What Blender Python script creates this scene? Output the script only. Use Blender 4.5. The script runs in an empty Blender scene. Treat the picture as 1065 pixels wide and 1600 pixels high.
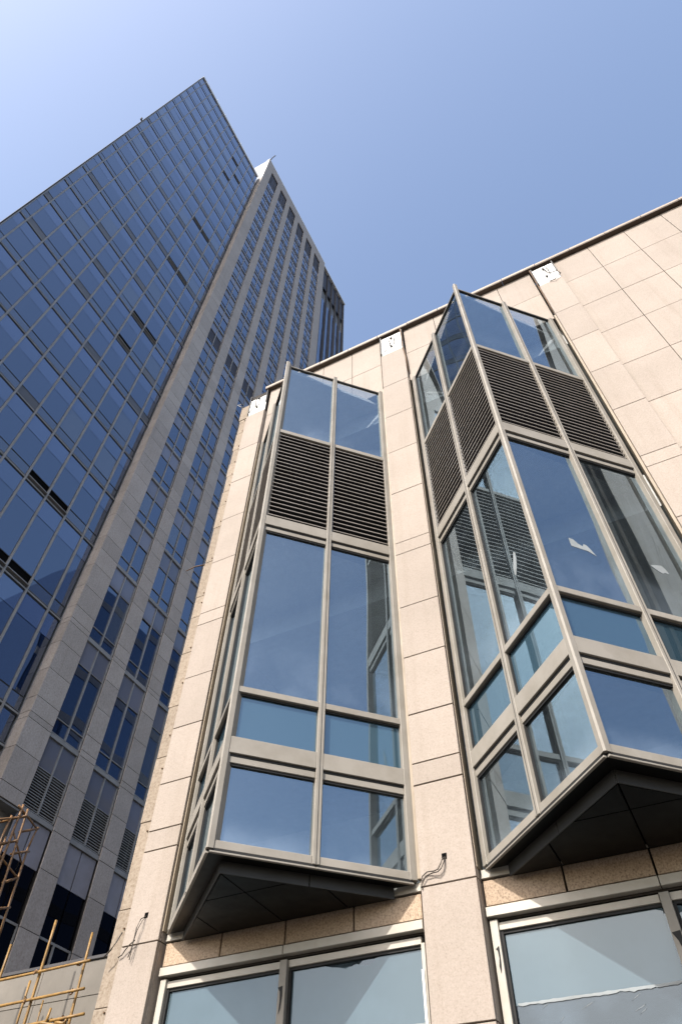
import bpy, math, random
from mathutils import Matrix, Vector
random.seed(7)
sc = bpy.context.scene
COL = sc.collection

# ------------------------------------------------------------------ camera
F_PX, IMG_W, IMG_H = 1069.35, 1065.0, 1600.0
CR = Vector((0.89451996, 0.44685028, 0.01260459))
CU = Vector((0.34344435, -0.70502068, 0.62047709))
CF = Vector((-0.28614685, 0.55070016, 0.78412328))
CAM = Vector((0, 0, 1.6))
cd = bpy.data.cameras.new('camera')
cam = bpy.data.objects.new('camera', cd); COL.objects.link(cam)
cd.sensor_fit = 'VERTICAL'; cd.sensor_height = 36.0; cd.lens = F_PX / IMG_H * 36.0
cd.clip_start = 0.05; cd.clip_end = 6000
m = Matrix((CR, CU, -CF)).transposed().to_4x4(); m.translation = CAM
cam.matrix_world = m
sc.camera = cam

# ------------------------------------------------------------------ light
SUN = Vector((-0.23, -1.67, 1.52)).normalized()          # towards the sun
w = bpy.data.worlds.new('World'); sc.world = w; w.use_nodes = True
nt = w.node_tree; bg = nt.nodes['Background']
sky = nt.nodes.new('ShaderNodeTexSky'); sky.sky_type = 'NISHITA'; sky.sun_disc = False
sky.sun_elevation = math.asin(SUN.z); sky.sun_rotation = math.atan2(SUN.x, SUN.y)
sky.air_density = 0.95; sky.dust_density = 2.6; sky.ozone_density = 0.3; sky.altitude = 0
nt.links.new(sky.outputs[0], bg.inputs[0]); bg.inputs[1].default_value = 0.15
sl = bpy.data.lights.new('sun', 'SUN'); sl.energy = 2.9; sl.angle = math.radians(0.5); sl.color = (1.0, 0.945, 0.88)
so = bpy.data.objects.new('sun', sl); COL.objects.link(so)
so.rotation_euler = (-SUN).to_track_quat('-Z', 'Y').to_euler(); so.location = (0, -20, 60)
sc.view_settings.view_transform = 'Standard'; sc.view_settings.look = 'None'
sc.view_settings.exposure = 1.14; sc.view_settings.gamma = 1.0; sc.view_settings.use_curve_mapping = False
sc.cycles.max_bounces = 10; sc.cycles.transparent_max_bounces = 16; sc.cycles.glossy_bounces = 5
sc.cycles.caustics_reflective = False; sc.cycles.caustics_refractive = False; sc.cycles.sample_clamp_indirect = 4.0

# ------------------------------------------------------------------ materials
MATS = {}
def new_mat(name):
    mt = bpy.data.materials.new(name); mt.use_nodes = True
    MATS[name] = mt
    N = mt.node_tree.nodes; L = mt.node_tree.links
    return mt, N, L, N['Principled BSDF'], N['Material Output']
def nd(N, t, **kw):
    n = N.new(t)
    for k, v in kw.items(): setattr(n, k, v)
    return n
def ramp(N, L, src, stops):
    r = nd(N, 'ShaderNodeValToRGB')
    while len(r.color_ramp.elements) < len(stops): r.color_ramp.elements.new(0.5)
    for e, (p, c) in zip(r.color_ramp.elements, stops):
        e.position = p; e.color = (c[0], c[1], c[2], 1)
    L.new(src, r.inputs[0]); return r.outputs[0]
def noise(N, L, vec, scale, detail=3, rough=.55):
    n = nd(N, 'ShaderNodeTexNoise'); n.inputs['Scale'].default_value = scale
    n.inputs['Detail'].default_value = detail; n.inputs['Roughness'].default_value = rough
    L.new(vec, n.inputs['Vector']); return n.outputs['Fac']
def mixc(N, L, mode, fac, a, b):
    n = nd(N, 'ShaderNodeMix', data_type='RGBA', blend_type=mode)
    for sock, v in ((0, fac), (6, a), (7, b)):
        if hasattr(v, 'is_output'): L.new(v, n.inputs[sock])
        elif sock == 0: n.inputs[0].default_value = v
        else: n.inputs[sock].default_value = (v[0], v[1], v[2], 1)
    return n.outputs[2]
def bump(N, L, h, strength, dist=.01):
    b = nd(N, 'ShaderNodeBump'); b.inputs['Strength'].default_value = strength; b.inputs['Distance'].default_value = dist
    L.new(h, b.inputs['Height']); return b.outputs[0]
def rnd_obj(N, L, lo, hi):
    o = nd(N, 'ShaderNodeObjectInfo'); mr = nd(N, 'ShaderNodeMapRange')
    mr.inputs[3].default_value = lo; mr.inputs[4].default_value = hi
    L.new(o.outputs['Random'], mr.inputs[0]); return mr.outputs[0]

def stone(name, light, dark, speck, grain=70, sp_amt=1.0, rough=.8, var=(.9, 1.06)):
    mt, N, L, P, O = new_mat(name)
    g = nd(N, 'ShaderNodeNewGeometry').outputs['Position']
    f = noise(N, L, g, grain, 4, .7)
    c = ramp(N, L, f, [(.30, speck), (.43, dark), (.56, light), (.75, tuple(min(1, x * 1.16) for x in light))])
    big = ramp(N, L, noise(N, L, g, .9, 4, .6), [(.3, (.90, .89, .87)), (.7, (1.04, 1.03, 1.02))])
    c = mixc(N, L, 'MULTIPLY', 1.0, c, big)
    # run-down streaks: stretched vertically
    mp = nd(N, 'ShaderNodeMapping'); mp.inputs['Scale'].default_value = (5, 5, .22); L.new(g, mp.inputs[0])
    st = ramp(N, L, noise(N, L, mp.outputs[0], 1.2, 4, .6), [(.28, (.90, .885, .86)), (.46, (1, 1, 1))])
    c = mixc(N, L, 'MULTIPLY', .8, c, st)
    v = nd(N, 'ShaderNodeVectorMath', operation='SCALE'); L.new(c, v.inputs[0]); L.new(rnd_obj(N, L, *var), v.inputs['Scale'])
    L.new(v.outputs[0], P.inputs['Base Color']); P.inputs['Roughness'].default_value = rough
    L.new(bump(N, L, f, .25 * sp_amt, .003), P.inputs['Normal'])
    return mt
stone('granite', (.312, .268, .230), (.290, .247, .209), (.228, .189, .154), 62, var=(.93, 1.04))
stone('granite_spandrel', (.39, .30, .215), (.29, .215, .15), (.15, .105, .07), 48)
stone('tower_granite', (.355, .32, .295), (.315, .282, .258), (.25, .22, .20), 14, .5, .8, (.9, 1.08))
stone('rough_concrete', (.27, .225, .175), (.225, .18, .135), (.155, .12, .085), 30, 2.2, .95)
stone('plaster', (.62, .61, .58), (.58, .57, .54), (.5, .49, .46), 9, .5, .9)
stone('room_plaster', (.60, .61, .60), (.57, .58, .57), (.52, .52, .51), 6, .4, .9)
stone('joint_backing', (.03, .025, .02), (.025, .02, .016), (.018, .015, .012), 20, .6, .95)
stone('podium_panel', (.15, .135, .113), (.144, .13, .108), (.132, .118, .098), 3.5, .2, .55, (.92, 1.06))
stone('rear_stone', (.16, .145, .13), (.14, .125, .11), (.11, .10, .09), 8, .5, .85)
stone('ground_paving', (.085, .083, .08), (.075, .073, .07), (.055, .054, .052), 3, .6, .9)

def metal(name, col, rough=.42, metallic=.25, dirt=.8, var=(.95, 1.04)):
    mt, N, L, P, O = new_mat(name)
    g = nd(N, 'ShaderNodeNewGeometry').outputs['Position']
    d = ramp(N, L, noise(N, L, g, 2.3, 5, .65), [(.32, (dirt, dirt * .985, dirt * .95)), (.62, (1.03, 1.03, 1.03))])
    c = mixc(N, L, 'MULTIPLY', 1.0, col, d)
    v = nd(N, 'ShaderNodeVectorMath', operation='SCALE'); L.new(c, v.inputs[0]); L.new(rnd_obj(N, L, *var), v.inputs['Scale'])
    L.new(v.outputs[0], P.inputs['Base Color'])
    P.inputs['Metallic'].default_value = metallic; P.inputs['Specular IOR Level'].default_value = .3
    rr = nd(N, 'ShaderNodeMapRange'); rr.inputs[3].default_value = rough - .1; rr.inputs[4].default_value = rough + .14
    L.new(noise(N, L, g, 7, 4), rr.inputs[0]); L.new(rr.outputs[0], P.inputs['Roughness'])
    L.new(bump(N, L, noise(N, L, g, 1.7, 2), .12, .01), P.inputs['Normal'])
    return mt
metal('aluminium', (.255, .236, .205), .58, .0, .84)
metal('aluminium_light', (.40, .375, .33), .5, .1, .86)
metal('louver_alu', (.235, .21, .185), .5, .1, .8)
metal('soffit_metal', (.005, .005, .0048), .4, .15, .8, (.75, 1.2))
metal('trim_bronze', (.27, .22, .16), .5, 0, .8)
metal('coping_shaded', (.085, .06, .045), .6, 0, .8)
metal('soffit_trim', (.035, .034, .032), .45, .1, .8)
metal('coping_metal', (.30, .25, .20), .5, .1, .85)
metal('black_void', (.006, .006, .006), .9, 0, .9)  # flat black colour standing for unlit depth behind slats, vents and holes
MATS['black_void'].node_tree.nodes['Principled BSDF'].inputs['Specular IOR Level'].default_value = 0.0
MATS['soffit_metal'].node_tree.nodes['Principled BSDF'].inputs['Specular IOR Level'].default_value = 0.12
metal('seal', (.018, .018, .018), .7, 0, .8)
metal('tower_mullion', (.25, .245, .24), .45, .2, .85)
metal('tower_spandrel', (.23, .225, .255), .35, 0, .92, (.93, 1.06))
metal('vent_panel', (.10, .105, .12), .3, 0, .92, (.8, 1.2))
metal('tower_louver_dark', (.03, .025, .03), .5, 0, .8)
metal('fin_dark', (.06, .058, .06), .5, 0, .85)
metal('tower_white', (.75, .76, .76), .5, 0, .95)
metal('rust_steel', (.16, .10, .06), .7, .3, .6)
metal('wire', (.05, .042, .035), .6, 0, .8)
metal('white_board', (.74, .74, .72), .75, 0, .84)
metal('film_scrap', (.24, .265, .275), .55, 0, .75)
metal('bracket', (.05, .05, .05), .5, .3, .8)

def bamboo(name, a, b):
    mt, N, L, P, O = new_mat(name)
    g = nd(N, 'ShaderNodeNewGeometry').outputs['Position']
    c = ramp(N, L, noise(N, L, g, 9, 5, .7), [(.3, b), (.55, a), (.8, tuple(x * 1.2 for x in a))])
    L.new(c, P.inputs['Base Color']); P.inputs['Roughness'].default_value = .5
bamboo('bamboo', (.25, .14, .032), (.10, .056, .018))
bamboo('bamboo_shade_lashing', (.20, .105, .04), (.07, .04, .02))  # darker bamboo: shade put into the rear scaffold's colour; lashings share it

def wavy(N, L, vec, scale, k):
    """gently uneven float glass: the normal itself sways a little"""
    n = nd(N, 'ShaderNodeTexNoise'); n.inputs['Scale'].default_value = scale; n.inputs['Detail'].default_value = 0
    L.new(vec, n.inputs['Vector'])
    a = nd(N, 'ShaderNodeVectorMath', operation='SUBTRACT'); L.new(n.outputs['Color'], a.inputs[0]); a.inputs[1].default_value = (.5, .5, .5)
    b = nd(N, 'ShaderNodeVectorMath', operation='SCALE'); L.new(a.outputs[0], b.inputs[0]); b.inputs['Scale'].default_value = k
    c = nd(N, 'ShaderNodeVectorMath', operation='ADD'); L.new(b.outputs[0], c.inputs[0]); L.new(nd(N, 'ShaderNodeNewGeometry').outputs['Normal'], c.inputs[1])
    d = nd(N, 'ShaderNodeVectorMath', operation='NORMALIZE'); L.new(c.outputs[0], d.inputs[0]); return d.outputs[0]
def coated(N, L, ior, base):
    fr = nd(N, 'ShaderNodeFresnel'); fr.inputs[0].default_value = ior
    mr = nd(N, 'ShaderNodeMapRange'); mr.inputs[3].default_value = base; mr.inputs[4].default_value = 1.0
    L.new(fr.outputs[0], mr.inputs[0]); return mr.outputs[0]
def clear_glass(name, tint, refl, ior, wav=.25, wscale=1.1, dirt=.06, dirt_haze_col=(.5, .55, .56), base=0.0, dv=(.35, 1.8), foot=.35):
    mt, N, L, P, O = new_mat(name); N.remove(P)
    tc = nd(N, 'ShaderNodeTexCoord').outputs['Object']
    oi = nd(N, 'ShaderNodeObjectInfo')
    ad = nd(N, 'ShaderNodeVectorMath', operation='ADD'); L.new(tc, ad.inputs[0])
    cb = nd(N, 'ShaderNodeVectorMath', operation='SCALE'); cb.inputs[0].default_value = (17, 31, 23); L.new(oi.outputs['Random'], cb.inputs['Scale'])
    L.new(cb.outputs[0], ad.inputs[1]); vec = ad.outputs[0]
    mp = nd(N, 'ShaderNodeMapping'); mp.inputs['Scale'].default_value = (1, 1, .45); L.new(vec, mp.inputs[0])
    bn = wavy(N, L, mp.outputs[0], wscale * 1.6, wav * .12)
    gl = nd(N, 'ShaderNodeBsdfGlossy'); gl.inputs['Color'].default_value = (*refl, 1); gl.inputs['Roughness'].default_value = 0.0
    L.new(bn, gl.inputs['Normal'])
    tr = nd(N, 'ShaderNodeBsdfTransparent'); tr.inputs['Color'].default_value = (*tint, 1)
    df = nd(N, 'ShaderNodeBsdfDiffuse'); df.inputs['Color'].default_value = (*dirt_haze_col, 1)  # dirt veil that also puts a pale haze into the glass
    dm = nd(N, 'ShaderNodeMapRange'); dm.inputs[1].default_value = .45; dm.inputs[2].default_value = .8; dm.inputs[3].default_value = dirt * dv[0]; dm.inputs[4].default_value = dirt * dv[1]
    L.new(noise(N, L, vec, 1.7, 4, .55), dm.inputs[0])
    # dust along the foot of every pane, also painting in a soft brightening
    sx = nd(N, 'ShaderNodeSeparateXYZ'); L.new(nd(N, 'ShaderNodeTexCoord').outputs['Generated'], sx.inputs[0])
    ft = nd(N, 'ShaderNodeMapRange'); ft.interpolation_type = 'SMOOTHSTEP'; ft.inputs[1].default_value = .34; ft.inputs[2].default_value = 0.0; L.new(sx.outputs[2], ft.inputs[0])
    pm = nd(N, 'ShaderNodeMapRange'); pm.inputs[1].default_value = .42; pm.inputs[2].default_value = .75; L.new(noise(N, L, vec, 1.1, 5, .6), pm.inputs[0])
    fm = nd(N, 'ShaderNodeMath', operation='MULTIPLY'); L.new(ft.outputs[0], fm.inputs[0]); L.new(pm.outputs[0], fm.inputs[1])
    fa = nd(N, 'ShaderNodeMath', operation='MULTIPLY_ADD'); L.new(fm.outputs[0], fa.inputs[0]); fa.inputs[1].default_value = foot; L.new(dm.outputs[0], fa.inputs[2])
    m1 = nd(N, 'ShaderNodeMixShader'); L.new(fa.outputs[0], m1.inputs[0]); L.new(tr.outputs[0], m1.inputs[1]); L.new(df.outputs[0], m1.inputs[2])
    fr = coated(N, L, ior, base)
    m2 = nd(N, 'ShaderNodeMixShader'); L.new(fr, m2.inputs[0]); L.new(m1.outputs[0], m2.inputs[1]); L.new(gl.outputs[0], m2.inputs[2])
    # the coating is on the outer face of the sheet; leaving the sheet is clear
    tb = nd(N, 'ShaderNodeBsdfTransparent')
    m3 = nd(N, 'ShaderNodeMixShader'); L.new(nd(N, 'ShaderNodeNewGeometry').outputs['Backfacing'], m3.inputs[0]); L.new(m2.outputs[0], m3.inputs[1]); L.new(tb.outputs[0], m3.inputs[2])
    L.new(m3.outputs[0], O.inputs[0]); return mt
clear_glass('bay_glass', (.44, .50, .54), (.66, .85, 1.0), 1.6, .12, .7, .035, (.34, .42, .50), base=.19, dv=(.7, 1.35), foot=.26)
clear_glass('window_glass', (.25, .3, .33), (.80, .92, 1.0), 1.5, .2, .9, .14, (.17, .235, .30), base=.04)
clear_glass('window_film', (.12, .15, .16), (.85, .95, 1.0), 1.5, .3, 1.5, .42, (.165, .24, .285), base=.02, dv=(.93, 1.1), foot=0.0)

def solid_glass(name, col, refl, ior, wav=.1, wscale=.6, rough=.01, var=(.75, 1.25), base=0.0):
    mt, N, L, P, O = new_mat(name); N.remove(P)
    g = nd(N, 'ShaderNodeNewGeometry').outputs['Position']
    bn = wavy(N, L, g, wscale, wav * .2)
    gl = nd(N, 'ShaderNodeBsdfGlossy'); gl.inputs['Color'].default_value = (*refl, 1); gl.inputs['Roughness'].default_value = rough
    L.new(bn, gl.inputs['Normal'])
    df = nd(N, 'ShaderNodeBsdfDiffuse')
    v = nd(N, 'ShaderNodeVectorMath', operation='SCALE'); v.inputs[0].default_value = col; L.new(rnd_obj(N, L, *var), v.inputs['Scale'])
    L.new(v.outputs[0], df.inputs[0])
    fr = coated(N, L, ior, base)
    m2 = nd(N, 'ShaderNodeMixShader'); L.new(fr, m2.inputs[0]); L.new(df.outputs[0], m2.inputs[1]); L.new(gl.outputs[0], m2.inputs[2])
    L.new(m2.outputs[0], O.inputs[0]); return mt
solid_glass('spandrel_glass', (.030, .058, .080), (.66, .85, 1.0), 1.55, .10, .8, .0, base=.11)
solid_glass('tower_vision', (.007, .013, .034), (.70, .82, 1.0), 1.6, .05, base=.18)
solid_glass('tower_spandrel_glass', (.03, .044, .095), (.70, .82, 1.0), 1.6, .05, base=.19)
solid_glass('tower_spandrel_panel', (.135, .135, .16), (.8, .88, 1.0), 1.5, .05, base=.05, rough=.06)
solid_glass('tower_blind', (.045, .052, .066), (.74, .85, 1.0), 1.6, .05, base=.15)
solid_glass('vent_glass', (.035, .04, .055), (.74, .85, 1.0), 1.6, .05, base=.14)
solid_glass('tower_dark_glass', (.002, .002, .003), (.5, .6, .8), 1.25, .05)

# ------------------------------------------------------------------ mesh helpers
CACHE = {}
def mesh_from(key, vf, mat):
    k = (key, mat)
    if k not in CACHE:
        v, f = vf()
        me = bpy.data.meshes.new(str(key[0])); me.from_pydata(v, [], f); me.update()
        me.materials.append(MATS[mat]); CACHE[k] = me
    return CACHE[k]
def box_vf(w, d, h, c=0.0):
    x, y, z = w / 2, d / 2, h / 2
    if c <= 0:
        v = [(-x, -y, -z), (x, -y, -z), (x, y, -z), (-x, y, -z), (-x, -y, z), (x, -y, z), (x, y, z), (-x, y, z)]
        f = [(0, 1, 5, 4), (1, 2, 6, 5), (2, 3, 7, 6), (3, 0, 4, 7), (4, 5, 6, 7), (3, 2, 1, 0)]
        return v, f
    # front (-y) edges chamfered
    v = [(-x + c, -y, -z + c), (x - c, -y, -z + c), (x - c, -y, z - c), (-x + c, -y, z - c),
         (-x, -y + c, -z), (x, -y + c, -z), (x, -y + c, z), (-x, -y + c, z),
         (-x, y, -z), (x, y, -z), (x, y, z), (-x, y, z)]
    f = [(0, 1, 2, 3)]
    for i in range(4):
        j = (i + 1) % 4
        f.append((4 + i, 4 + j, j, i)); f.append((8 + i, 8 + j, 4 + j, 4 + i))
    f.append((11, 10, 9, 8))
    return v, f
def box_mesh(w, d, h, mat, c=0.0):
    w, d, h = round(w, 3), round(d, 3), round(h, 3)
    return mesh_from(('box', w, d, h, c), lambda: box_vf(w, d, h, c), mat)
def link(name, me, parent=None, loc=(0, 0, 0), rz=0.0):
    o = bpy.data.objects.new(name, me); COL.objects.link(o)
    o.location = loc; o.rotation_euler = (0, 0, rz); o.parent = parent
    return o
def box(name, parent, x0, x1, y0, y1, z0, z1, mat, c=0.0):
    return link(name, box_mesh(x1 - x0, y1 - y0, z1 - z0, mat, c), parent, ((x0 + x1) / 2, (y0 + y1) / 2, (z0 + z1) / 2))
def prism_vf(poly, z0, z1):
    n = len(poly)
    v = [(x, y, z0) for x, y in poly] + [(x, y, z1) for x, y in poly]
    f = [tuple(range(n))[::-1], tuple(range(n, 2 * n))] + [(i, (i + 1) % n, n + (i + 1) % n, n + i) for i in range(n)]
    return v, f
def prism(name, parent, poly, z0, z1, mat):
    return link(name, mesh_from(('prism', tuple(poly), z0, z1), lambda: prism_vf(poly, z0, z1), mat), parent)
def slab_xz(name, parent, poly, y, th, mat):
    """outline in x,z with thickness along y"""
    def vf():
        n = len(poly)
        v = [(x, y, z) for x, z in poly] + [(x, y + th, z) for x, z in poly]
        f = [tuple(range(n)), tuple(range(n, 2 * n))[::-1]] + [(i, n + i, n + (i + 1) % n, (i + 1) % n) for i in range(n)]
        return v, f
    return link(name, mesh_from(('slab', tuple(poly), y, th), vf, mat), parent)
def tube_vf(pts, r, seg=6):
    pts = [Vector(p) for p in pts]; v = []; f = []
    for i, p in enumerate(pts):
        d = (pts[min(i + 1, len(pts) - 1)] - pts[max(i - 1, 0)]).normalized()
        a = d.cross(Vector((0, 0, 1)) if abs(d.z) < .9 else Vector((1, 0, 0))).normalized(); b = d.cross(a)
        rr = r[i] if isinstance(r, (list, tuple)) else r
        for k in range(seg):
            t = 2 * math.pi * k / seg
            v.append(tuple(p + a * (rr * math.cos(t)) + b * (rr * math.sin(t))))
    for i in range(len(pts) - 1):
        for k in range(seg):
            f.append((i * seg + k, i * seg + (k + 1) % seg, (i + 1) * seg + (k + 1) % seg, (i + 1) * seg + k))
    f.append(tuple(range(seg))[::-1]); f.append(tuple(range((len(pts) - 1) * seg, len(pts) * seg)))
    return v, f
TN = [0]
def tube(name, parent, pts, r, mat, seg=6):
    TN[0] += 1
    o = link(name, mesh_from(('tube', TN[0]), lambda: tube_vf(pts, r, seg), mat), parent)
    for p in o.data.polygons: p.use_smooth = True
    return o
class Join:
    def __init__(s): s.v = []; s.f = []
    def box(s, x0, x1, y0, y1, z0, z1):
        b = len(s.v); v, f = box_vf(x1 - x0, y1 - y0, z1 - z0)
        cx, cy, cz = (x0 + x1) / 2, (y0 + y1) / 2, (z0 + z1) / 2
        s.v += [(a + cx, e + cy, g + cz) for a, e, g in v]; s.f += [tuple(i + b for i in q) for q in f]
    def build(s, name, mat, parent, kind=None):
        me = bpy.data.meshes.new(name); me.from_pydata(s.v, [], s.f); me.update(); me.materials.append(MATS[mat])
        o = link(name, me, parent)
        if kind: o['kind'] = kind
        return o
def thing(name, label, cat, loc=(0, 0, 0), rz=0, group=None):
    o = link(name, None, None, loc, rz); o['label'] = label; o['category'] = cat
    if group: o['group'] = group
    return o

# ------------------------------------------------------------------ ground
g = link('ground', mesh_from(('ground',), lambda: ([(-2500, -2500, 0), (2500, -2500, 0), (2500, 2500, 0), (-2500, 2500, 0)], [(0, 1, 2, 3)]), 'ground_paving'))
g['kind'] = 'structure'

# ================================================================== NEAR BUILDING
B = thing('office_building', 'low office building clad in beige granite with triangular glass bay windows', 'building')
PY, WY = 7.20, 7.30            # front of the pilasters, front of the flat wall
TOP = 18.73
G = .0065                      # half joint
ZJ = [.05, 1.2, 2.4, 3.6, 4.84, 5.99, 6.275, 6.98, 7.93, 8.90, 10.10, 10.39, 11.79, 13.17, 14.56, 15.95, 17.36]
def stone_panel(x0, x1, z0, z1, yf, mat='granite', th=.05, jit=.0015):
    j = random.uniform(-jit, jit)
    G = .011 if 'spandrel' in mat else (.008 if z1 < 8 else .0055)
    return link('stone_panel', box_mesh(x1 - x0 - 2 * G, th, z1 - z0 - 2 * G, mat, .003), B,
                ((x0 + x1) / 2, yf + th / 2 + j, (z0 + z1) / 2))
# window bays: (left edge, right edge)
BAYS = [(-6.08, -2.74), (-2.06, 1.34)]
PIL = [(-6.66, -6.10), (-2.70, -2.07), (1.38, 1.93)]
for i, (a, b) in enumerate(PIL):
    zs = [z for z in ZJ if z < 17] + [17.59]
    for z0, z1 in zip(zs[:-1], zs[1:]):
        stone_panel(a, b, z0, z1, PY)
        if i < 3:                                 # stone return on the flank that can be seen
            for x0, x1 in ((b - .035, b), (a, a + .035)):
                link('stone_return', box_mesh(.03, WY + .12 - PY - .053, z1 - z0 - 2 * G, 'granite'), B, ((x0 + x1) / 2, (PY + .053 + WY + .12) / 2, (z0 + z1) / 2))
    box('pilaster_backing', B, a + .04, b - .04, PY + .056, WY + .30, 0, 18.70, 'joint_backing')
    # top stone is missing: white board, anchors and a loose wire
    box('white_board', B, a + .03, b - .02, PY + .03, PY + .054, 17.60, 18.60 if i else 18.45, 'white_board')
    for x in (a + .015, b - .02):
        box('anchor_bracket', B, x - .012, x + .012, PY + .005, PY + .06, 18.05 - .3 * (x < (a + b) / 2), 18.68, 'bracket')
    for fx, fz in ((.5, 18.42), (.48, 17.95)):
        x = a + (b - a) * fx
        box('anchor_bolt', B, x - .022, x + .022, PY - .01, PY + .03, fz - .03, fz + .03, 'bracket')
    xm = (a + b) / 2
    tube('loose_wire', B, [(xm, PY - .01, 18.45), (xm - .05, PY - .03, 18.2), (xm - .02, PY - .03, 17.95), (xm - .10, PY - .03, 17.83), (xm - .2, PY - .02, 17.72)] if i != 2 else
         [(xm, PY - .01, 18.45), (xm + .03, PY - .04, 18.1), (xm + .05, PY - .04, 17.95), (xm + .22, PY - .06, 17.85), (xm + .27, PY - .05, 17.66), (xm + .1, PY - .04, 17.5), (xm - .02, PY - .02, 17.55)], .011, 'wire', 5)
    tube('loose_wire', B, [(xm + .06, PY - .01, 18.5), (xm + .09, PY - .03, 18.2), (xm + .07, PY - .02, 17.9)], .009, 'wire', 5)
# conduit down the flank of the middle pilaster top
tube('conduit', B, [(-2.11, 7.19, 18.68), (-2.09, 7.18, 18.2), (-2.10, 7.185, 17.6), (-2.06, 7.21, 17.0), (-2.05, 7.25, 16.3)], .016, 'rust_steel')
tube('conduit', B, [(1.36, 7.19, 18.62), (1.36, 7.18, 18.2), (1.36, 7.19, 17.6), (1.37, 7.21, 16.6), (1.36, 7.25, 16.1)], .012, 'rust_steel')

# unfinished edge left of the first pilaster: raw backing with steel clips
pts = [(-6.645, 0)]
z = 0
edge = []
while z < 17.6:
    h = random.uniform(.5, 1.25)
    edge.append((z, min(z + h, 17.6), -6.885 - random.uniform(-.015, .022))); z += h
for z0, z1, xe in edge:
    link('raw_edge_block', box_mesh(-6.68 - xe, .30, z1 - z0 - .008, 'rough_concrete', .004), B, ((-6.68 + xe) / 2, 7.245 + .15 + random.uniform(0, .006), (z0 + z1) / 2))
for z0, z1, xe in edge[2:]:
    for k in range(1):
        zz = random.uniform(z0, z1)
        box('steel_clip', B, -6.73, -6.71 + .03 * k, 7.228, 7.26, zz - .007, zz + .007, 'rust_steel')
box('raw_edge_shadow_gap', B, -6.95, -6.90, 7.3, 7.55, 16.6, 18.35, 'joint_backing')
box('edge_cap', B, -6.93, -6.68, 7.24, 7.5, 17.62, 18.3, 'rough_concrete')
tube('bent_bracket', B, [(-6.90, 7.2, 18.28), (-6.98, 7.15, 18.34), (-7.02, 7.15, 18.42), (-6.93, 7.18, 18.44)], .012, 'white_board')
tube('steel_stub', B, [(-6.88, 7.25, 11.9), (-7.10, 7.22, 11.92), (-7.30, 7.2, 11.86)], [.016, .014, .01], 'rust_steel')

# flat stone wall right of the second bay
xs = [1.93, 2.79, 3.65, 4.51, 5.37]
for x0, x1 in zip(xs[:-1], xs[1:]):
    zz = ZJ + [TOP - .01]
    for z0, z1 in zip(zz[:-1], zz[1:]): stone_panel(x0, x1, z0, z1, WY)
box('wall_backing', B, 1.90, 5.39, WY + .055, WY + .30, 0, 18.70, 'joint_backing')
# stone above, spandrels below and base under each bay
for a, b in BAYS:
    c = (a + b) / 2
    cuts = [a, c - .86, c, c + .86, b]
    for x0, x1 in zip(cuts[:-1], cuts[1:]):
        stone_panel(x0, x1, 15.95, 17.36, WY); stone_panel(x0, x1, 17.36, TOP - .01, WY)
        stone_panel(x0, x1, 4.58, 4.845, WY + .03, 'granite_spandrel')
        stone_panel(x0, x1, .05, .95, WY, 'granite_spandrel')
    box('head_backing', B, a - .02, b + .02, WY + .055, WY + .30, 15.9, 18.70, 'joint_backing')
    box('spandrel_backing', B, a, b, WY + .085, WY + .30, 4.46, 4.95, 'joint_backing')
    box('base_backing', B, a, b, WY + .055, WY + .3, 0, .95, 'joint_backing')
    box('sill_flashing', B, a, b, WY + .02, WY + .068, 4.858, 4.945, 'aluminium_light', .004)
    # lintel made of four metal lengths
    for x0, x1 in zip(cuts[:-1], cuts[1:]) if False else ((a, c), (c, b)):
        box('lintel', B, x0 + .004, x1 - .004, WY + .0, WY + .10, 4.482, 4.572, 'aluminium_light', .004)
    box('lintel_gap', B, a, b, WY + .13, WY + .20, 4.43, 4.482, 'seal')
    # ground floor window: two lights
    for x0, x1 in ((a + .10, c - .05), (c + .05, b - .06)):
        box('window_head', B, x0 - .005 if x0 > c else a + .05, x1, WY + .075, WY + .165, 4.372, 4.442, 'aluminium_light', .004)
        box('window_seal', B, x0, x1, WY + .10, WY + .16, 4.345, 4.372, 'seal')
        box('window_pane', B, x0, x1, WY + .13, WY + .142, 1.0, 4.345, 'window_glass')
    box('window_mullion', B, c - .045, c + .045, WY + .035, WY + .16, .95, 4.44, 'aluminium', .004)
    box('mullion_seal', B, c + .047, c + .075, WY + .09, WY + .128, .95, 4.345, 'seal')
    box('window_jamb', B, a + .015, a + .095, WY + .04, WY + .16, .95, 4.46, 'aluminium_light', .004)
    box('jamb_seal', B, a + .097, a + .125, WY + .09, WY + .128, .95, 4.37, 'seal')
    box('window_jamb', B, b - .055, b - .012, WY + .04, WY + .16, .95, 4.37, 'aluminium_light', .004)
# protective film left on the lower panes, torn along its edges
def jag(x0, x1, z, n, amp):
    return [(x0 + (x1 - x0) * i / n, z + random.uniform(-amp, amp) * (random.random() ** 1.5) * 1.6) for i in range(n + 1)]
def film(x0, x1, z0, top_notch):
    top = [(x0, 4.343)]
    if top_notch:
        n0, n1 = top_notch
        top += [(n0, 4.343), (n0 + .10, 4.315), (n0 + .22, 4.30), (n0 + .33, 4.296), (n0 + .38, 4.315), (n0 + .44, 4.288), (n1 - .05, 4.278), (n1, 4.30), (n1 + .01, 4.33), (n1 + .06, 4.343)]
    top += [(x1, 4.343)]
    slab_xz('protective_film', B, top[::-1] + jag(x0, x1, z0, 34, .010), WY + .124, .003, 'window_film')
    slab_xz('film_fold', B, jag(x0 + .02, x1, z0 + .016, 40, .003)[::-1] + jag(x0 + .02, x1, z0 - .006, 40, .009), WY + .119, .003, 'film_scrap')
film(-4.33, -2.80, 3.70, (-3.95, -3.36))
film(-5.97, -4.47, 3.2, None)
film(-1.93, -.42, 3.745, None)
film(-.31, 1.27, 3.745, (-.29, .0))
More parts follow.
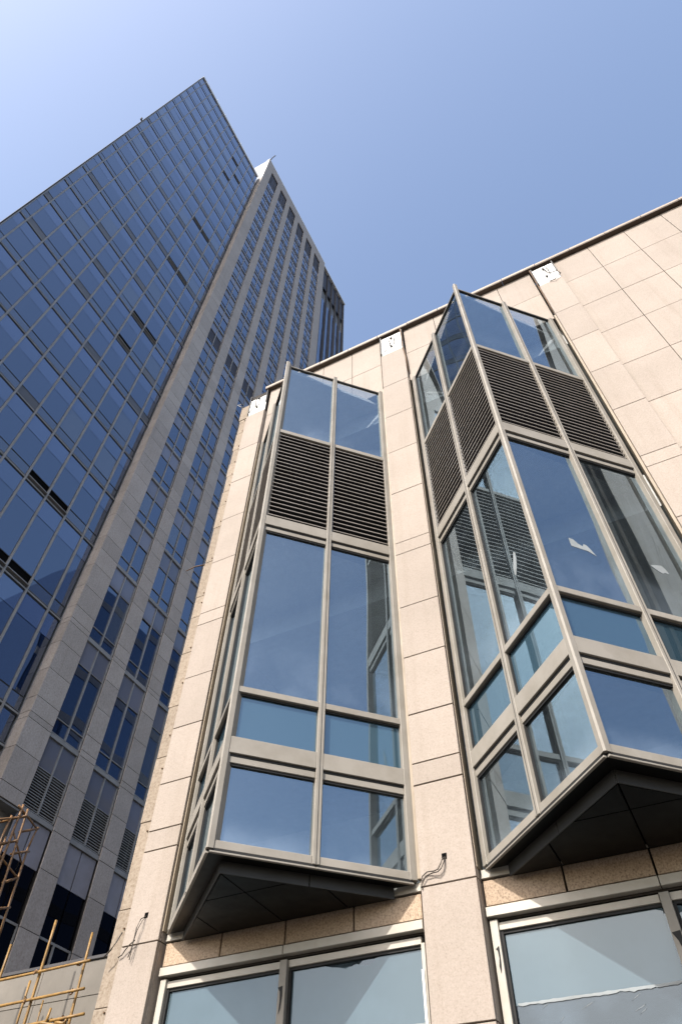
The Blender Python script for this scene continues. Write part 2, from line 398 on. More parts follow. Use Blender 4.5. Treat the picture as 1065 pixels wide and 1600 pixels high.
for k in range(9):
    x = random.uniform(-1.85, -.5); z = random.uniform(3.35, 3.72); q = random.uniform(.4, 1.3)
    slab_xz('film_scrap', B, [(x, z), (x + .09 * q, z + .035), (x + .12 * q, z + .05), (x + .05 * q, z + .022)][::-1], WY + .126, .002, 'film_scrap')
# torn tape on jamb and mullion
slab_xz('torn_tape', B, [(-2.02, 4.20), (-1.985, 4.225), (-1.985, 4.12), (-1.99, 4.04), (-2.0, 3.99), (-2.01, 4.05), (-1.999, 4.12), (-2.005, 4.19)][::-1], WY + .034, .003, 'seal')
slab_xz('torn_tape', B, [(-4.455, 4.18), (-4.40, 4.19), (-4.395, 4.1), (-4.41, 3.98), (-4.43, 3.94), (-4.42, 4.05), (-4.425, 4.14)][::-1], WY + .030, .003, 'seal')
slab_xz('torn_tape', B, [(-.40, 4.10), (-.325, 4.11), (-.325, 3.9), (-.345, 3.75), (-.35, 3.95), (-.365, 4.03)][::-1], WY + .030, .003, 'seal')
slab_xz('peeled_film', B, [(-2.80, 4.13), (-2.772, 4.13), (-2.765, 3.2), (-2.79, 3.2)][::-1], WY + .025, .006, 'white_board')

# coping along the roof edge
x = -6.20
k = 0
while x < 12:
    x1 = x + .86 if k else -5.34
    yj = 7.18 + random.uniform(-.003, .003)
    box('coping_soffit', B, x + .004, x1 - .004, yj + .004, 7.62, TOP + .002, 18.775, 'coping_shaded', .003)  # lower piece in darker brown: underside shade put into the colour
    box('coping', B, x + .004, x1 - .004, yj, 7.62, 18.776, 18.87, 'coping_metal', .006)
    x = x1; k += 1
# shell: roof, end walls, floors, back wall, partitions
box('roof_slab', B, -6.62, 12.0, WY + .32, 26, 18.35, 18.68, 'plaster')
for z0, z1 in ((4.50, 4.92), (10.14, 10.42), (15.72, 15.93)):
    box('floor_slab', B, -6.3, 12.0, WY + .305, 25.7, z0, z1, 'room_plaster')
    box('perimeter_beam', B, -6.3, 12.0, WY + .305, WY + .62, z0 - .5 if z0 > 5 else z0 - .003, z0 - .002 if z0 > 5 else z0, 'room_plaster') if z0 > 5 else None
for z0, z1 in ((.0, 4.5), (4.92, 10.14), (10.42, 15.72)):
    box('back_partition', B, -6.3, 12.0, 11.5, 11.7, z0 + .003, z1 - .003, 'room_plaster')
box('end_wall', B, -6.62, -6.32, WY + .32, 26, 0, 18.34, 'plaster')
box('end_wall', B, 12.01, 12.3, WY + .32, 26, 0, 18.34, 'plaster')
box('rear_wall', B, -6.3, 12.0, 25.71, 26, 0, 18.34, 'plaster')
box('added_sky_blocker', B, -4.8, 26, 26.05, 46, 0, 46, 'tower_vision')  # unseen block, added to keep sky light off the tower's lower face
for zz in range(4, 46, 4):
    box('blocker_floor_band', B, -4.85, -4.802, 26.1, 45.9, zz, zz + .7, 'tower_mullion')
box('added_reflection_wing', B, 5.40, 12.3, 6.82, WY + .30, 0, 18.7, 'granite')  # unseen wing, added to be mirrored in the second bay's panes
box('added_dark_bar', B, 5.30, 5.38, 6.98, 7.06, 0, 18.6, 'soffit_metal')  # dark strips on the wing, added as bands in that reflection
box('added_dark_channel', B, 5.375, 5.398, 7.14, 7.28, 0, 18.6, 'soffit_metal')
for a, b in PIL[1:]:
    box('column', B, a + .06, b - .06, WY + .31, WY + .72, 0, 18.3, 'room_plaster')

# ------------------------------------------------------------------ bay windows
HW, DP = 1.665, 1.64
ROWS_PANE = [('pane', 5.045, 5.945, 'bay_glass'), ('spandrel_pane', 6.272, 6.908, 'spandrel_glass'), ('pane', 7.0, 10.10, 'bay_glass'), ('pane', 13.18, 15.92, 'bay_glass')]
TRANSOMS = [(4.955, 5.043, .012), (5.947, 6.028, .034), (6.910, 6.998, .012), (10.102, 10.182, .034), (13.072, 13.178, .02)]
BANDS = [(6.058, 6.27, .006), (10.218, 10.44, .006)]
SHADE_STRIPS = [(6.028, 6.058), (10.182, 10.218)]
NS = 23
def slat_vf(w):
    x = w / 2
    prof = [(0, -.0085), (0, .0085), (.003, .0095), (.016, .022), (.018, .019), (.004, .006), (.003, -.0085)]
    v = [(-x, y, z) for y, z in prof] + [(x, y, z) for y, z in prof]; n = len(prof)
    f = [(i, n + i, n + (i + 1) % n, (i + 1) % n) for i in range(n)] + [tuple(range(n)), tuple(range(n, 2 * n))[::-1]]
    return v, f
def clip(poly, ax, lim, keep_less):
    out = []
    for i in range(len(poly)):
        p, q = poly[i], poly[(i + 1) % len(poly)]
        ip = (p[ax] <= lim) == keep_less; iq = (q[ax] <= lim) == keep_less
        if ip: out.append(p)
        if ip != iq:
            t = (lim - p[ax]) / (q[ax] - p[ax]); out.append((p[0] + (q[0] - p[0]) * t, p[1] + (q[1] - p[1]) * t))
    return out
def tri(inset, back=0.0):
    """plan of the bay inset from its two faces"""
    k = inset * math.sqrt(2)
    return [(-HW + k, back), (0, -DP + k), (HW - k, back)]
def bay(cx):
    R = link('bay_window', mesh_from(('bay_roof',), lambda: prism_vf(tri(.10, .30), 15.80, 15.90), 'room_plaster'), B, (cx, WY, 0))
    for z0, z1 in ((10.16, 10.42), (5.99, 6.24), (13.02, 13.10)):
        prism('bay_floor', R, tri(.16, .30), z0, z1, 'room_plaster')
    L_ = math.hypot(HW, DP)
    for ux, uy, ox, oy, side in ((HW / L_, -DP / L_, -HW, 0.0, -1), (HW / L_, DP / L_, 0.0, -DP, 1)):
        rz = math.atan2(uy, ux); ix, iy = -uy, ux            # inward
        def put(name, u0, u1, yf, d, z0, z1, mat, ch=0.0):
            uc = (u0 + u1) / 2; yc = yf + d / 2
            return link(name, box_mesh(u1 - u0, d, z1 - z0, mat, ch), R, (ox + ux * uc + ix * yc, oy + uy * uc + iy * yc, (z0 + z1) / 2), rz)
        MW = .042
        mid = L_ / 2
        put('mullion', mid - MW, mid + MW, 0, .15, 4.952, 16.0, 'aluminium', .006)
        put('mullion_groove', mid - .004, mid + .004, -.0015, .01, 4.96, 15.99, 'seal')
        e0, e1 = (0.10, L_ - .075) if side < 0 else (.075, L_ - .10)
        # jamb against the wall
        if side < 0: put('jamb', .012, e0, 0.0, .13, 4.952, 15.96, 'aluminium', .006)
        else: put('jamb', e1, L_ - .012, 0.0, .13, 4.952, 15.96, 'aluminium', .006)
        for u0, u1 in ((e0, mid - MW - .001), (mid + MW + .001, e1)):
            for nm, z0, z1, mat in ROWS_PANE:
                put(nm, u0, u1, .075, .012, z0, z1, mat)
            for z0, z1, yf in TRANSOMS:
                put('transom', u0, u1, yf, .12, z0, z1, 'aluminium', .005)
            for z0, z1, yf in BANDS:
                put('spandrel_band', u0, u1, yf, .10, z0, z1, 'aluminium', .004)
            for z0, z1 in SHADE_STRIPS:
                put('band_shade_strip', u0, u1, .032, .06, z0, z1, 'seal')  # black strip painting in the shade under each band
            for z0, z1 in ((15.90, 15.925), (10.075, 10.101), (5.922, 5.946), (6.885, 6.909)):
                put('gasket', u0, u1, .05, .024, z0, z1, 'seal')
            for z0, z1 in ((5.045, 5.945), (6.272, 6.908), (7.0, 10.10), (13.18, 15.92)):
                put('gasket', u0, u0 + .014, .045, .029, z0, z1 - .026, 'seal')
            put('cap_rail', u0, u1, .04, .06, 15.926, 15.955, 'aluminium', .004)
            put('louver_backing', u0 - .001, u1 + .001, .062, .02, 10.44, 13.07, 'black_void')
            put('louver_frame', u0, u0 + .016, .026, .035, 10.441, 13.07, 'tower_mullion')
            for k in range(NS):
                z = 10.44 + (13.07 - 10.44) * (k + .62) / (NS + .45)
                wq = u1 - u0 - .02
                uc = (u0 + u1) / 2 + .008; yc = .026
                me = mesh_from(('slat', round(wq, 3)), lambda: slat_vf(wq), 'louver_alu')
                link('slat', me, R, (ox + ux * uc + ix * yc, oy + uy * uc + iy * yc, z), rz)
            # drip flashing under the sill
            put('flashing', u0 - .04, u1 + .04, .0, .03, 4.908, 4.926, 'aluminium', .003)
            put('drip_gap', u0 - .03, u1 + .03, .012, .03, 4.926, 4.954, 'seal')
    # corner post at the apex
    a = .07; s = math.sqrt(.5)
    poly = [(-a * s - .0, -DP + a * s), (-.012, -DP + .004), (.012, -DP + .004), (a * s, -DP + a * s), (0.045, -DP + a * s + .10), (-.045, -DP + a * s + .10)]
    prism('corner_post', R, [(round(x, 4), round(y, 4)) for x, y in poly], 4.95, 16.06, 'aluminium')
    # soffit: outer tray, inner dropped box with jointed panels
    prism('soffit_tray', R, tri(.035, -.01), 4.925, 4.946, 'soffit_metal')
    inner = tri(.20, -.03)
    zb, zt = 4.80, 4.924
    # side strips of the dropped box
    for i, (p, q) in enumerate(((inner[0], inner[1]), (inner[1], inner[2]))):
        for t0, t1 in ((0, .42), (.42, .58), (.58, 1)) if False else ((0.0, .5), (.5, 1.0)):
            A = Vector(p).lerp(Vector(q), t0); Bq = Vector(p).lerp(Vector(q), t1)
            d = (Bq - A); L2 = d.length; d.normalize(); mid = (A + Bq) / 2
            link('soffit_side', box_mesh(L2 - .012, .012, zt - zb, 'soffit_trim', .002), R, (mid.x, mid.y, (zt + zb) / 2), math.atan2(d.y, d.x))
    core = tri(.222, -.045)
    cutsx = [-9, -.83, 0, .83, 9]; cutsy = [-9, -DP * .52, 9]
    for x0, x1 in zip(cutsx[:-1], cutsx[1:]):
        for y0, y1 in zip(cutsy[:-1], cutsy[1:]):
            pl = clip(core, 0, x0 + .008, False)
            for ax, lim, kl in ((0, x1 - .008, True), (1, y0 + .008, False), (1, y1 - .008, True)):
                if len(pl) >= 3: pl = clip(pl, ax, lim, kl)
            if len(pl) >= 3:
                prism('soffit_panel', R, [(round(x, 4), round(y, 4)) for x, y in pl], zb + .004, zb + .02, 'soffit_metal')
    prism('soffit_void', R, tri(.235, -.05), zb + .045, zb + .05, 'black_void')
    return R, L_
bays = [bay((a + b) / 2) for a, b in BAYS]
for x0, x1 in ((-2.738, -2.703), (1.343, 1.378), (-6.098, -6.082), (-2.068, -2.062)):
    box('edge_trim', B, x0, x1, 7.235, 7.40, 4.95, 15.96, 'trim_bronze')
# scraps of torn film on three panes of the second bay
def scrap(R, side, u, z, pts):
    L_ = math.hypot(HW, DP)
    ux, uy, ox, oy = (HW / L_, -DP / L_, -HW, 0.0) if side < 0 else (HW / L_, DP / L_, 0.0, -DP)
    ix, iy = -uy, ux
    k = ('scrap', side, u, z)
    def vf():
        n = len(pts)
        v = [(x, 0, zz) for x, zz in pts] + [(x, .003, zz) for x, zz in pts]
        return v, [tuple(range(n)), tuple(range(n, 2 * n))[::-1]] + [(i, n + i, n + (i + 1) % n, (i + 1) % n) for i in range(n)]
    link('film_scrap', mesh_from(k, vf, 'film_scrap'), R, (ox + ux * u + ix * .071, oy + uy * u + iy * .071, z), math.atan2(uy, ux))
R2 = bays[1][0]
scrap(R2, 1, .72, 7.93, [(-.17, .10), (-.11, .09), (-.06, .03), (.0, .0), (.02, .05), (.06, .04), (.1, -.02), (.15, -.13), (.10, -.10), (.05, -.07), (-.08, -.06), (-.17, -.05)][::-1])
scrap(R2, 1, 1.78, 7.89, [(-.12, .03), (-.04, .06), (.06, .08), (.1, .02), (.12, -.06), (.06, -.05), (.02, -.08), (-.04, -.04)][::-1])
scrap(R2, -1, L0 if False else 1.75, 7.95, [(.03, .16), (.06, .12), (.05, .0), (.02, -.1), (-.03, -.2), (-.06, -.17), (-.05, -.05), (-.01, .05)][::-1])

# cable holes with loose cables
def cable_hole(x, z, label_, runs):
    box('cable_hole', B, x - .028, x + .028, PY - .002, PY + .01, z - .032, z + .032, 'black_void')
    c = thing('loose_cable', label_, 'cable', (x, PY, z))
    for pts, r in runs: tube('cable_strand', c, pts, r, 'wire', 6)
cable_hole(-2.40, 5.11, 'thin dark cable sagging from a square hole in the pilaster between the two bays', [
    ([(0, .0, -.01), (-.01, -.05, -.05), (-.03, -.06, -.10), (-.07, -.05, -.145), (-.12, -.04, -.15), (-.2, -.03, -.14), (-.26, -.02, -.17), (-.285, -.01, -.21)], .006),
    ([(.01, .0, -.015), (.0, -.04, -.08), (-.03, -.05, -.14), (-.07, -.05, -.17), (-.13, -.04, -.165), (-.22, -.03, -.18), (-.27, -.02, -.25), (-.275, -.01, -.30)], .006)])
cable_hole(-6.37, 5.16, 'bundle of thin cables hanging from a square hole beside the raw building edge', [
    ([(0, .0, -.01), (-.02, -.06, -.06), (-.05, -.07, -.16), (-.06, -.06, -.28), (-.08, -.05, -.40), (-.10, -.05, -.47)], .006),
    ([(.01, .0, -.01), (.0, -.05, -.08), (-.03, -.07, -.18), (-.05, -.07, -.30), (-.06, -.06, -.42), (-.07, -.05, -.50)], .005),
    ([(-.05, -.05, -.29), (-.12, -.05, -.33), (-.18, -.04, -.38), (-.22, -.03, -.42), (-.27, -.03, -.44)], .007),
    ([(-.30, -.03, -.16), (-.33, -.06, -.27), (-.37, -.08, -.36), (-.42, -.08, -.40), (-.46, -.08, -.43)], .009)])

# ================================================================== TOWER
TY = -0.0130025
nx, ny = math.cos(TY), math.sin(TY)
XT = -22.0 * math.cos(TY)
T = thing('office_tower', 'tall office tower of dark blue curtain wall and pale stone pilasters', 'tower', (nx * XT, ny * XT, 0), TY)
def tw(x, y, z): return Vector((nx * (XT + x) - ny * y * 1.0, ny * (XT + x) + nx * y, z))
def px_size(x, y0, y1, z0, z1):
    """apparent size in the photograph, used only to choose which repeats become separate parts"""
    p = []
    for yy, zz in ((y0, z0), (y1, z0), (y1, z1), (y0, z1)):
        v = tw(x, yy, zz) - CAM; dz = v.dot(CF)
        if dz <= .1: return 0
        p.append((IMG_W / 2 + F_PX * v.dot(CR) / dz, IMG_H / 2 - F_PX * v.dot(CU) / dz))
    cx = sum(q[0] for q in p) / 4; cy = sum(q[1] for q in p) / 4
    if cx < -10 or cx > 620 or cy < -5 or cy > 1560: return 0
    return abs(sum(p[i][0] * p[(i + 1) % 4][1] - p[(i + 1) % 4][0] * p[i][1] for i in range(4))) / 2
POOL = {}
def piece(name, x0, x1, y0, y1, z0, z1, mat, parent=None):
    POOL.setdefault(name, []).append((px_size(x1, y0, y1, z0, z1), x0, x1, y0, y1, z0, z1, mat, parent))
def flush():
    for name, lst in POOL.items():
        lst.sort(key=lambda a: -a[0])
        big = [a for a in lst[:290] if a[0] > 0]; rest = lst[len(big):]
        for s, x0, x1, y0, y1, z0, z1, mat, par in big:
            if par is None: o = box(name, T, x0, x1, y0, y1, z0, z1, mat)
            else:
                px, py, pz = par.location
                o = box(name, par, x0 - px, x1 - px, y0 - py, y1 - py, z0 - pz, z1 - pz, mat)
            if 'pane' in name and 'panel' not in name: o.rotation_euler = (0, random.gauss(0, .006), random.gauss(0, .006))
        by = {}
        for s, x0, x1, y0, y1, z0, z1, mat, par in rest: by.setdefault(mat, Join()).box(x0, x1, y0, y1, z0, z1)
        for mat, J in by.items(): J.build('distant_' + name, mat, T, 'stuff')
    POOL.clear()
SILL = [17.79, 22.92] + [27.98 + 4.023 * k for k in range(22)]
TOPS = 120.6
# core volumes
box('tower_core', T, -26, -1.3, 2.6, 14.9, 16.4, 108.4, 'tower_mullion')
box('tower_core', T, -26, -.62, 14.92, 33.2, 13.0, 120.2, 'tower_mullion')
box('tower_core', T, -26, -1.0, 33.22, 41.3, 13.0, 120.9, 'tower_mullion')
box('tower_base', T, -26, -3.6, 2.6, 16.3, 0, 16.38, 'tower_louver_dark')
box('tower_base', T, -26, -.62, 16.32, 41.3, 0, 12.98, 'tower_louver_dark')
# ---- curtain wall
CX = -.60                                     # glass plane
mull = [14.06 - 1.39 * k for k in range(10)] + [.95]
mull = mull[::-1]
zt = [16.6, 18.05, 23.15] + [28.3 + 4.023 * k for k in range(20)]
zt.append(108.5)
box('curtain_backing', T, -1.29, CX - .05, .98, 14.85, 16.6, 108.4, 'tower_dark_glass')
for y in mull:
    box('mullion', T, CX - .02, CX + .07, y - .05, y + .05, 16.5, 108.5, 'tower_mullion')
    box('mullion_cap', T, CX + .07, CX + .09, y - .03, y + .03, 16.5, 108.5, 'tower_mullion')
OPEN = {(1, 0): 1, (2, 0): 1, (1, -1): 1, (2, -1): 1, (2, 4): 1, (2, 5): 1, (1, 5): 1, (1, 8): 1, (2, 8): 1, (2, 11): 1, (1, 11): 1, (2, 16): 1, (2, 18): 1, (1, 17): 1}
cols = list(zip(mull[:-1], mull[1:])) + [(14.06, 14.86)]
for fi in range(len(zt) - 1):
    z0, z1 = zt[fi], zt[fi + 1]
    k = fi - 3                                 # floor number counted from sill 27.98
    for y in (0,):
        piece('transom', CX - .01, CX + .045, .95, 14.88, z0 - .03, z0 + .05, 'tower_mullion')
        piece('transom_shade_line', CX - .01, CX + .02, .95, 14.88, z0 - .11, z0 - .031, 'seal')  # black line painted in for the shadow gap under the transom
        piece('transom', CX - .01, CX + .025, .95, 14.88, z0 + .10, z0 + .14, 'vent_panel')
    for ci, (y0, y1) in enumerate(cols):
        a, b = y0 + .055, y1 - .055
        bayno = round((14.06 - y1) / 1.39) if ci < len(cols) - 1 else -1
        if fi == 0:
            piece('curtain_pane', CX - .015, CX, a, b, z0 + .14, z1 - .10, 'tower_vision'); continue
        zv = z0 + .78; zs = z1 - 1.25
        if zs - zv < .3: zs = zv + .4
        op = OPEN.get((bayno, k))
        if op:
            piece('open_vent', CX - .045, CX - .03, a, b, z0 + .14, zv - .03, 'black_void')
            piece('vent_sash', CX - .02, CX + .16, a, b, z0 + .16, z0 + .20, 'tower_mullion')
        else:
            rv = random.random()
            piece('curtain_pane', CX - .015, CX - random.uniform(0, .004), a, b, z0 + .14, zv - .03, 'vent_glass' if rv < .85 else 'vent_panel')
        piece('vent_rail', CX - .01, CX + .012, a, b, zv - .03, zv + .02, 'seal')  # rail coloured black to paint in the upper shadow gap line
        piece('curtain_pane', CX - .015, CX - random.uniform(0, .004), a, b, zv + .02, zs - .012, 'tower_vision' if random.random() < .8 else 'tower_blind')
        piece('spandrel_light', CX - .015, CX + .001, a, b, zs + .012, z1 - .10, 'tower_spandrel_glass')
# roof edge of the curtain wall
box('roof_coping', T, CX - .3, CX + .16, .86, 14.6, 108.5, 108.95, 'tower_white')
box('roof_coping', T, CX - .9, CX + .06, .86, 14.55, 108.952, 109.5, 'tower_white')
box('corner_cap', T, -.9, CX + .10, .86, .93, 16.5, 108.5, 'seal')
for y in range(2, 14, 2):
    box('roof_bracket', T, CX - .2, CX + .1, y - .06, y + .06, 109.35, 109.6, 'tower_white')
tube('roof_beacon', T, [(-.8, .95, 75.5), (-.8, .72, 75.6), (-.8, .70, 76.0)], .09, 'seal')
# ---- stone face
WIN0, WW, PITCH = 16.27, 1.76, 2.727
pil = [(14.95, 16.27)] + [(WIN0 + WW + PITCH * i, WIN0 + PITCH * (i + 1)) for i in range(5)] + [(WIN0 + WW + PITCH * 5, 33.25)]
zst = [13.18, 14.6]
bases = [14.6] + SILL
for i, s in enumerate(bases):
    nxt = bases[i + 1] if i + 1 < len(bases) else 119.4
    h = nxt - s
    if h < 3.6: rel = [.55, 1.95, 3.25] if i == 0 else [.06, .33, 1.05]
    elif h > 5: rel = [.06, .33, 1.08, h - 1.12 - 1.5, h - 1.12]
    else: rel = [.06, 1.06, h - 1.10]
    zst += [s + r for r in rel if s + r < nxt - .1]
zst = sorted(set(round(z, 3) for z in zst if z < 118.6)) + [TOPS]
zlow = [5, 7.2, 9.1, 11.2, 13.18]
for i, (a, b) in enumerate(pil):
    zz = zst if i == 0 else zlow[:-1] + zst
    zz = [z for z in zz if z >= (14.59 if i == 0 else 0)]
    for z0, z1 in zip(zz[:-1], zz[1:]):
        piece('stone_panel', -.05, 0 + random.uniform(-.003, .003), a + .004, b - .004, z0 + .012, z1 - .012, 'tower_granite')
        if i == 0: piece('return_panel', -.74, -.052, a + .004, a + .06, z0 + .012, z1 - .012, 'tower_granite')
    box('pilaster_backing', T, -.61, -.055, a + .062, b - .03, zz[0], TOPS - .02, 'joint_backing')
box('pilaster_soffit', T, -3.5, -.06, 14.96, 16.26, 14.52, 14.59, 'tower_mullion')
# high parapet return above the lower roof, sunlit stone put in as white
box('parapet_return', T, -3.4, -.06, 14.95, 15.2, 109.4, TOPS, 'tower_white')
box('parapet_coping', T, -.5, .03, 14.9, 33.3, TOPS + .004, TOPS + .32, 'tower_white')
tube('roof_rod', T, [(-.2, 15.2, 120.9), (.4, 15.0, 121.1), (.9, 15.0, 121.6)], .07, 'wire')
WX = -.16                                      # window glass plane
def win_frame_vf(h, tz):
    J = Join()
    J.box(0, .10, 0, WW, -.02, .16)            # sill, double
    J.box(0, .06, 0, WW, .20, .235)
    J.box(0, .07, WW / 2 - .035, WW / 2 + .035, .235, h)
    J.box(0, .05, .002, WW - .002, tz - .02, tz + .02) if tz else None
    J.box(0, .08, 0, .045, .235, h); J.box(0, .08, WW - .045, WW, .235, h)
    J.box(0, .05, .046, WW - .046, h - 1.33, h - 1.30)
    return J.v, J.f
for ci in range(6):
    y0 = WIN0 + PITCH * ci; y1 = y0 + WW; ym = (y0 + y1) / 2
    for i, s in enumerate(bases):
        nxt = bases[i + 1] if i + 1 < len(bases) else 117.0
        h = nxt - s - .02
        louv = (i == 0)
        top = s + 1.04 + 6 if False else None
        last = i == len(bases) - 1
        if last:                               # plant louvres under the parapet
            W = box('plant_louver', T, WX - .05, WX, y0, y1, s - .9, s + 5.6 - .9, 'tower_louver_dark')
            for q in range(2):
                ya = y0 + q * WW / 2
                for kk in range(1, 3):
                    yy = ya + kk * WW / 6
                    box('fin', W, .026, .09, yy - ym - .02, yy - ym + .02, -2.8, 2.8, 'fin_dark')
            box('head_panel', T, -.12, -.002, y0 + .004, y1 - .004, s + 4.71, TOPS - .012, 'tower_granite')
            continue
        if i == len(bases) - 2: nxt -= .9; h -= .9
        tz = .235 + .66 if not louv else 0
        W = link('window', mesh_from(('winframe', round(h, 2), louv), lambda: win_frame_vf(h, tz), 'tower_mullion'), T, (WX, y0, s))
        dark = (i == 10 and ci < 3)
        for a, b in ((y0 + .046, ym - .036), (ym + .036, y1 - .046)):
            zsp = s + h - 1.33
            piece('spandrel_panel', WX - .03, WX + .015, a, b, zsp + .032, s + h, 'tower_spandrel_panel', W)
            if louv:
                piece('louver_void', WX - .30, WX - .28, a, b, s + .235, zsp, 'black_void', W)
                n = 15
                for q in range(n):
                    z = s + .26 + (zsp - s - .28) * (q + .5) / n
                    piece('slat', WX - .02, WX + .03, a, b, z - .016, z + .016, 'tower_mullion', W)
            else:
                piece('vent_pane', WX - .02, WX + .005, a, b, s + .236, s + tz - .021, 'tower_vision', W)
                piece('pane', WX - .02, WX + .004, a, b, s + tz + .021, zsp - .002, 'tower_louver_dark' if dark else ('tower_vision' if random.random() < .8 else 'tower_blind'), W)
    # ground storeys: black glass with one transom
    box('spandrel_panel', T, WX - .03, WX + .015, y0 + .01, ym - .03, 13.08, 14.56, 'tower_spandrel')
    box('spandrel_panel', T, WX - .03, WX + .015, ym + .03, y1 - .01, 13.08, 14.56, 'tower_spandrel')
    for a, b in ((y0 + .046, ym - .036), (ym + .036, y1 - .046)):
        box('lower_pane', T, WX - .02, WX + .004, a, b, 11.27, 13.06, 'tower_dark_glass')
        box('lower_pane', T, WX - .02, WX + .004, a, b, 5.0, 11.19, 'tower_dark_glass')
    box('lower_transom', T, WX - .02, WX + .05, y0, y1, 11.191, 11.269, 'tower_mullion')
    box('lower_mullion', T, WX - .02, WX + .07, ym - .035, ym + .035, 5.0, 11.19, 'tower_mullion')
    for yy in (y0 + .022, y1 - .022):
        box('lower_jamb', T, WX - .02, WX + .08, yy - .022, yy + .022, 5.0, 11.19, 'tower_mullion')
# ---- narrow dark curtain wall at the far end
fx = [33.95, 35.55, 37.05, 38.5, 39.95, 41.3]
for y in fx: box('fin', T, -.75, -.42, y - .08, y + .08, 13.0, 121.0, 'fin_dark')
for y0, y1 in zip([33.3] + fx[:-1], fx):
    for i, s in enumerate(bases[:-2]):
        h = bases[i + 1] - s
        piece('far_pane', -.72, -.70, y0 + .12, y1 - .12, s + .15, s + h - 1.2, 'tower_vision')
        piece('far_spandrel', -.72, -.695, y0 + .12, y1 - .12, s + h - 1.17, s + h + .12, 'tower_spandrel_glass')
    box('plant_screen', T, -.72, -.66, y0 + .11, y1 - .11, 113.4, 120.9, 'tower_louver_dark')
box('roof_coping', T, -1.2, -.25, 33.3, 41.5, 121.0, 121.4, 'tower_white')
box('end_trim', T, -1.2, -.5, 41.402, 41.55, 13, 121.0, 'tower_white')
flush()

# ================================================================== PODIUM WALL
PW = thing('podium_wall', 'low wall of flat beige panels under a dark metal coping', 'wall', (-14, 9, 0))
zz = [0, 1.3, 2.6, 3.85, 5.07, 5.545]
x = -11.0
while x < 7.05:
    x1 = min(x + 1.9, 7.06)
    for z0, z1 in zip(zz[:-1], zz[1:]):
        link('wall_panel', box_mesh(x1 - x - .010, .04, z1 - z0 - .010, 'podium_panel', .002), PW, ((x + x1) / 2, .02 + random.uniform(-.002, .002), (z0 + z1) / 2))
    box('coping', PW, x + .002, x1 - .002, -.03, .5, 5.55, 5.60, 'fin_dark', .006)
    x = x1
box('wall_core', PW, -11, 7.05, .045, .45, 0, 5.545, 'joint_backing')

# ================================================================== SCAFFOLDS
def scaffold(name, label, base, poles, mat, ties):
    S = thing(name, label, 'scaffold', base)
    for p, q, r in poles:
        P0, P1 = Vector(p) - Vector(base), Vector(q) - Vector(base)
        n = max(2, int((P1 - P0).length / .35)); pts = []; rr = []
        off = Vector((random.uniform(-1, 1), random.uniform(-1, 1), random.uniform(-1, 1))) * .012
        for i in range(n + 1):
            t = i / n
            pts.append(P0.lerp(P1, t) + off * math.sin(math.pi * t)); rr.append(r * .82 * (1.0 + .10 * (i % 2) - .12 * t))
        tube('pole', S, pts, rr, mat, 8)
    for c in ties:
        v = Vector(c) - Vector(base)
        J = [(v + Vector((random.uniform(-.045, .045), random.uniform(-.05, -.02), random.uniform(-.04, .04)))) for _ in range(7)]
        tube('lashing', S, J, .012, 'bamboo_shade_lashing', 5)
    return S
SY = 8.40
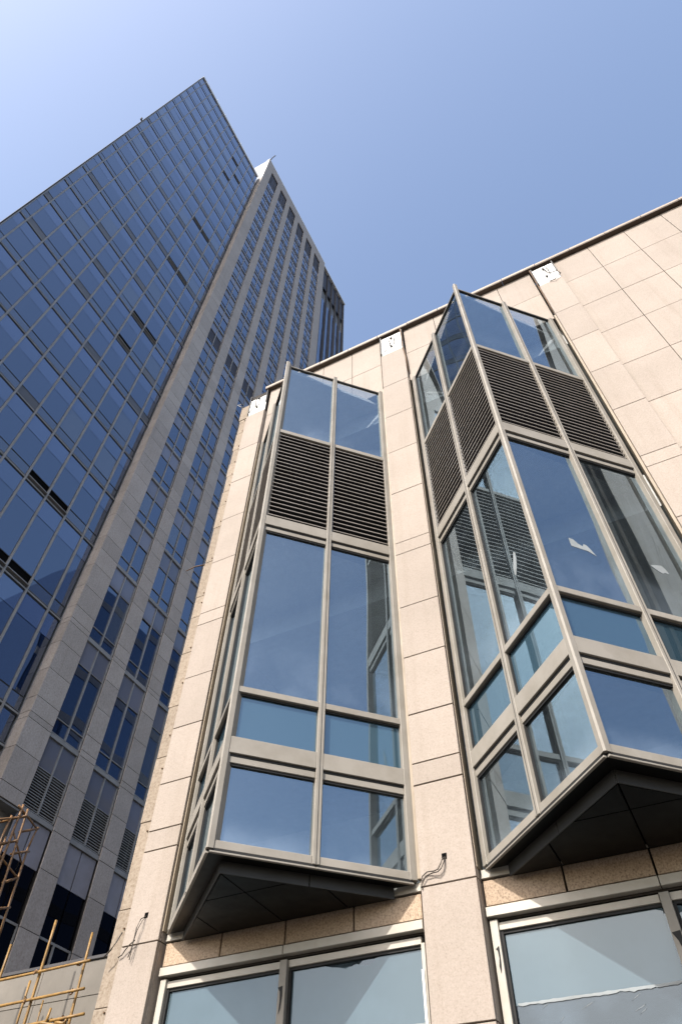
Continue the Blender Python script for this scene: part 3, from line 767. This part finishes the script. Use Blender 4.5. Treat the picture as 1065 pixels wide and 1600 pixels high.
scaffold('bamboo_scaffold', 'sunlit yellow bamboo scaffold lashed together in front of the low beige wall', (-9.2, SY, 0), [
    ((-9.27, SY, 0), (-9.22, SY, 5.97), .027), ((-8.40, SY + .06, 0), (-8.455, SY + .06, 5.70), .024), ((-8.44, SY + .10, 0), (-8.49, SY + .1, 5.45), .02),
    ((-12.4, SY - .05, 5.22), (-8.25, SY - .05, 5.27), .026), ((-12.4, SY - .05, 4.84), (-8.22, SY - .05, 4.92), .026),
    ((-9.3, SY - .05, 4.58), (-8.10, SY - .05, 4.61), .026), ((-8.71, SY - .02, 4.62), (-8.38, SY - .1, 4.52), .025), ((-8.72, SY - .1, 4.5), (-8.69, SY - .1, 4.73), .022),
    ((-9.60, SY + .2, 0), (-9.59, SY + .2, 5.26), .022), ((-9.33, SY + .35, 0), (-9.36, SY + .35, 5.02), .016), ((-10.15, SY + .1, 0), (-10.16, SY + .1, 5.80), .022),
    ((-8.6, SY - .3, 4.5), (-8.15, SY + .3, 4.5), .024), ((-8.75, SY + .35, 4.47), (-8.2, SY - .25, 4.50), .022)], 'bamboo',
    [(-9.235, SY - .03, 5.245), (-8.455, SY, 5.265), (-9.25, SY - .03, 4.89), (-8.44, SY, 4.915), (-8.42, SY, 4.585), (-8.45, SY, 4.56), (-8.5, SY, 4.6)])
XS = -19.0
scaffold('bamboo_scaffold', 'rusty brown scaffold tower, coloured darker for shade, standing before the dark foot of the office tower', (XS, 14.8, 0), [
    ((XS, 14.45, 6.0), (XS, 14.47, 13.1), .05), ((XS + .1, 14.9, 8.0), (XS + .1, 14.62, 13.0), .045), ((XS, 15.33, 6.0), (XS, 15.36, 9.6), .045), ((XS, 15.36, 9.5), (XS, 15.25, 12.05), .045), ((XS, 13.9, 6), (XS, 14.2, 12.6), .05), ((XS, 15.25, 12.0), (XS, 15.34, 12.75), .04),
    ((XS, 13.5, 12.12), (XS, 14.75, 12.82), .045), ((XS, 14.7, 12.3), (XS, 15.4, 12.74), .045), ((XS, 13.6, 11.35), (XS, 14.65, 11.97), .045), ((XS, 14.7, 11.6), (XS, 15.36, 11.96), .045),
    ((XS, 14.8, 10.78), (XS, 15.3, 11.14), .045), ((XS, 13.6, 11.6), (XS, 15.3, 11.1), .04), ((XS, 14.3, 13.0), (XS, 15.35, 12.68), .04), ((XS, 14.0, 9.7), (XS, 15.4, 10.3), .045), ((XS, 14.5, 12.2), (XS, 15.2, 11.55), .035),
    ((XS - .8, 14.2, 6), (XS - .8, 14.25, 13.0), .05), ((XS - .8, 15.0, 6), (XS - .8, 14.9, 12.4), .045), ((XS - 1.0, 14.5, 11.9), (XS + .2, 14.6, 11.95), .045), ((XS - 1.0, 14.5, 12.7), (XS + .2, 14.6, 12.75), .045)], 'bamboo_shade_lashing',
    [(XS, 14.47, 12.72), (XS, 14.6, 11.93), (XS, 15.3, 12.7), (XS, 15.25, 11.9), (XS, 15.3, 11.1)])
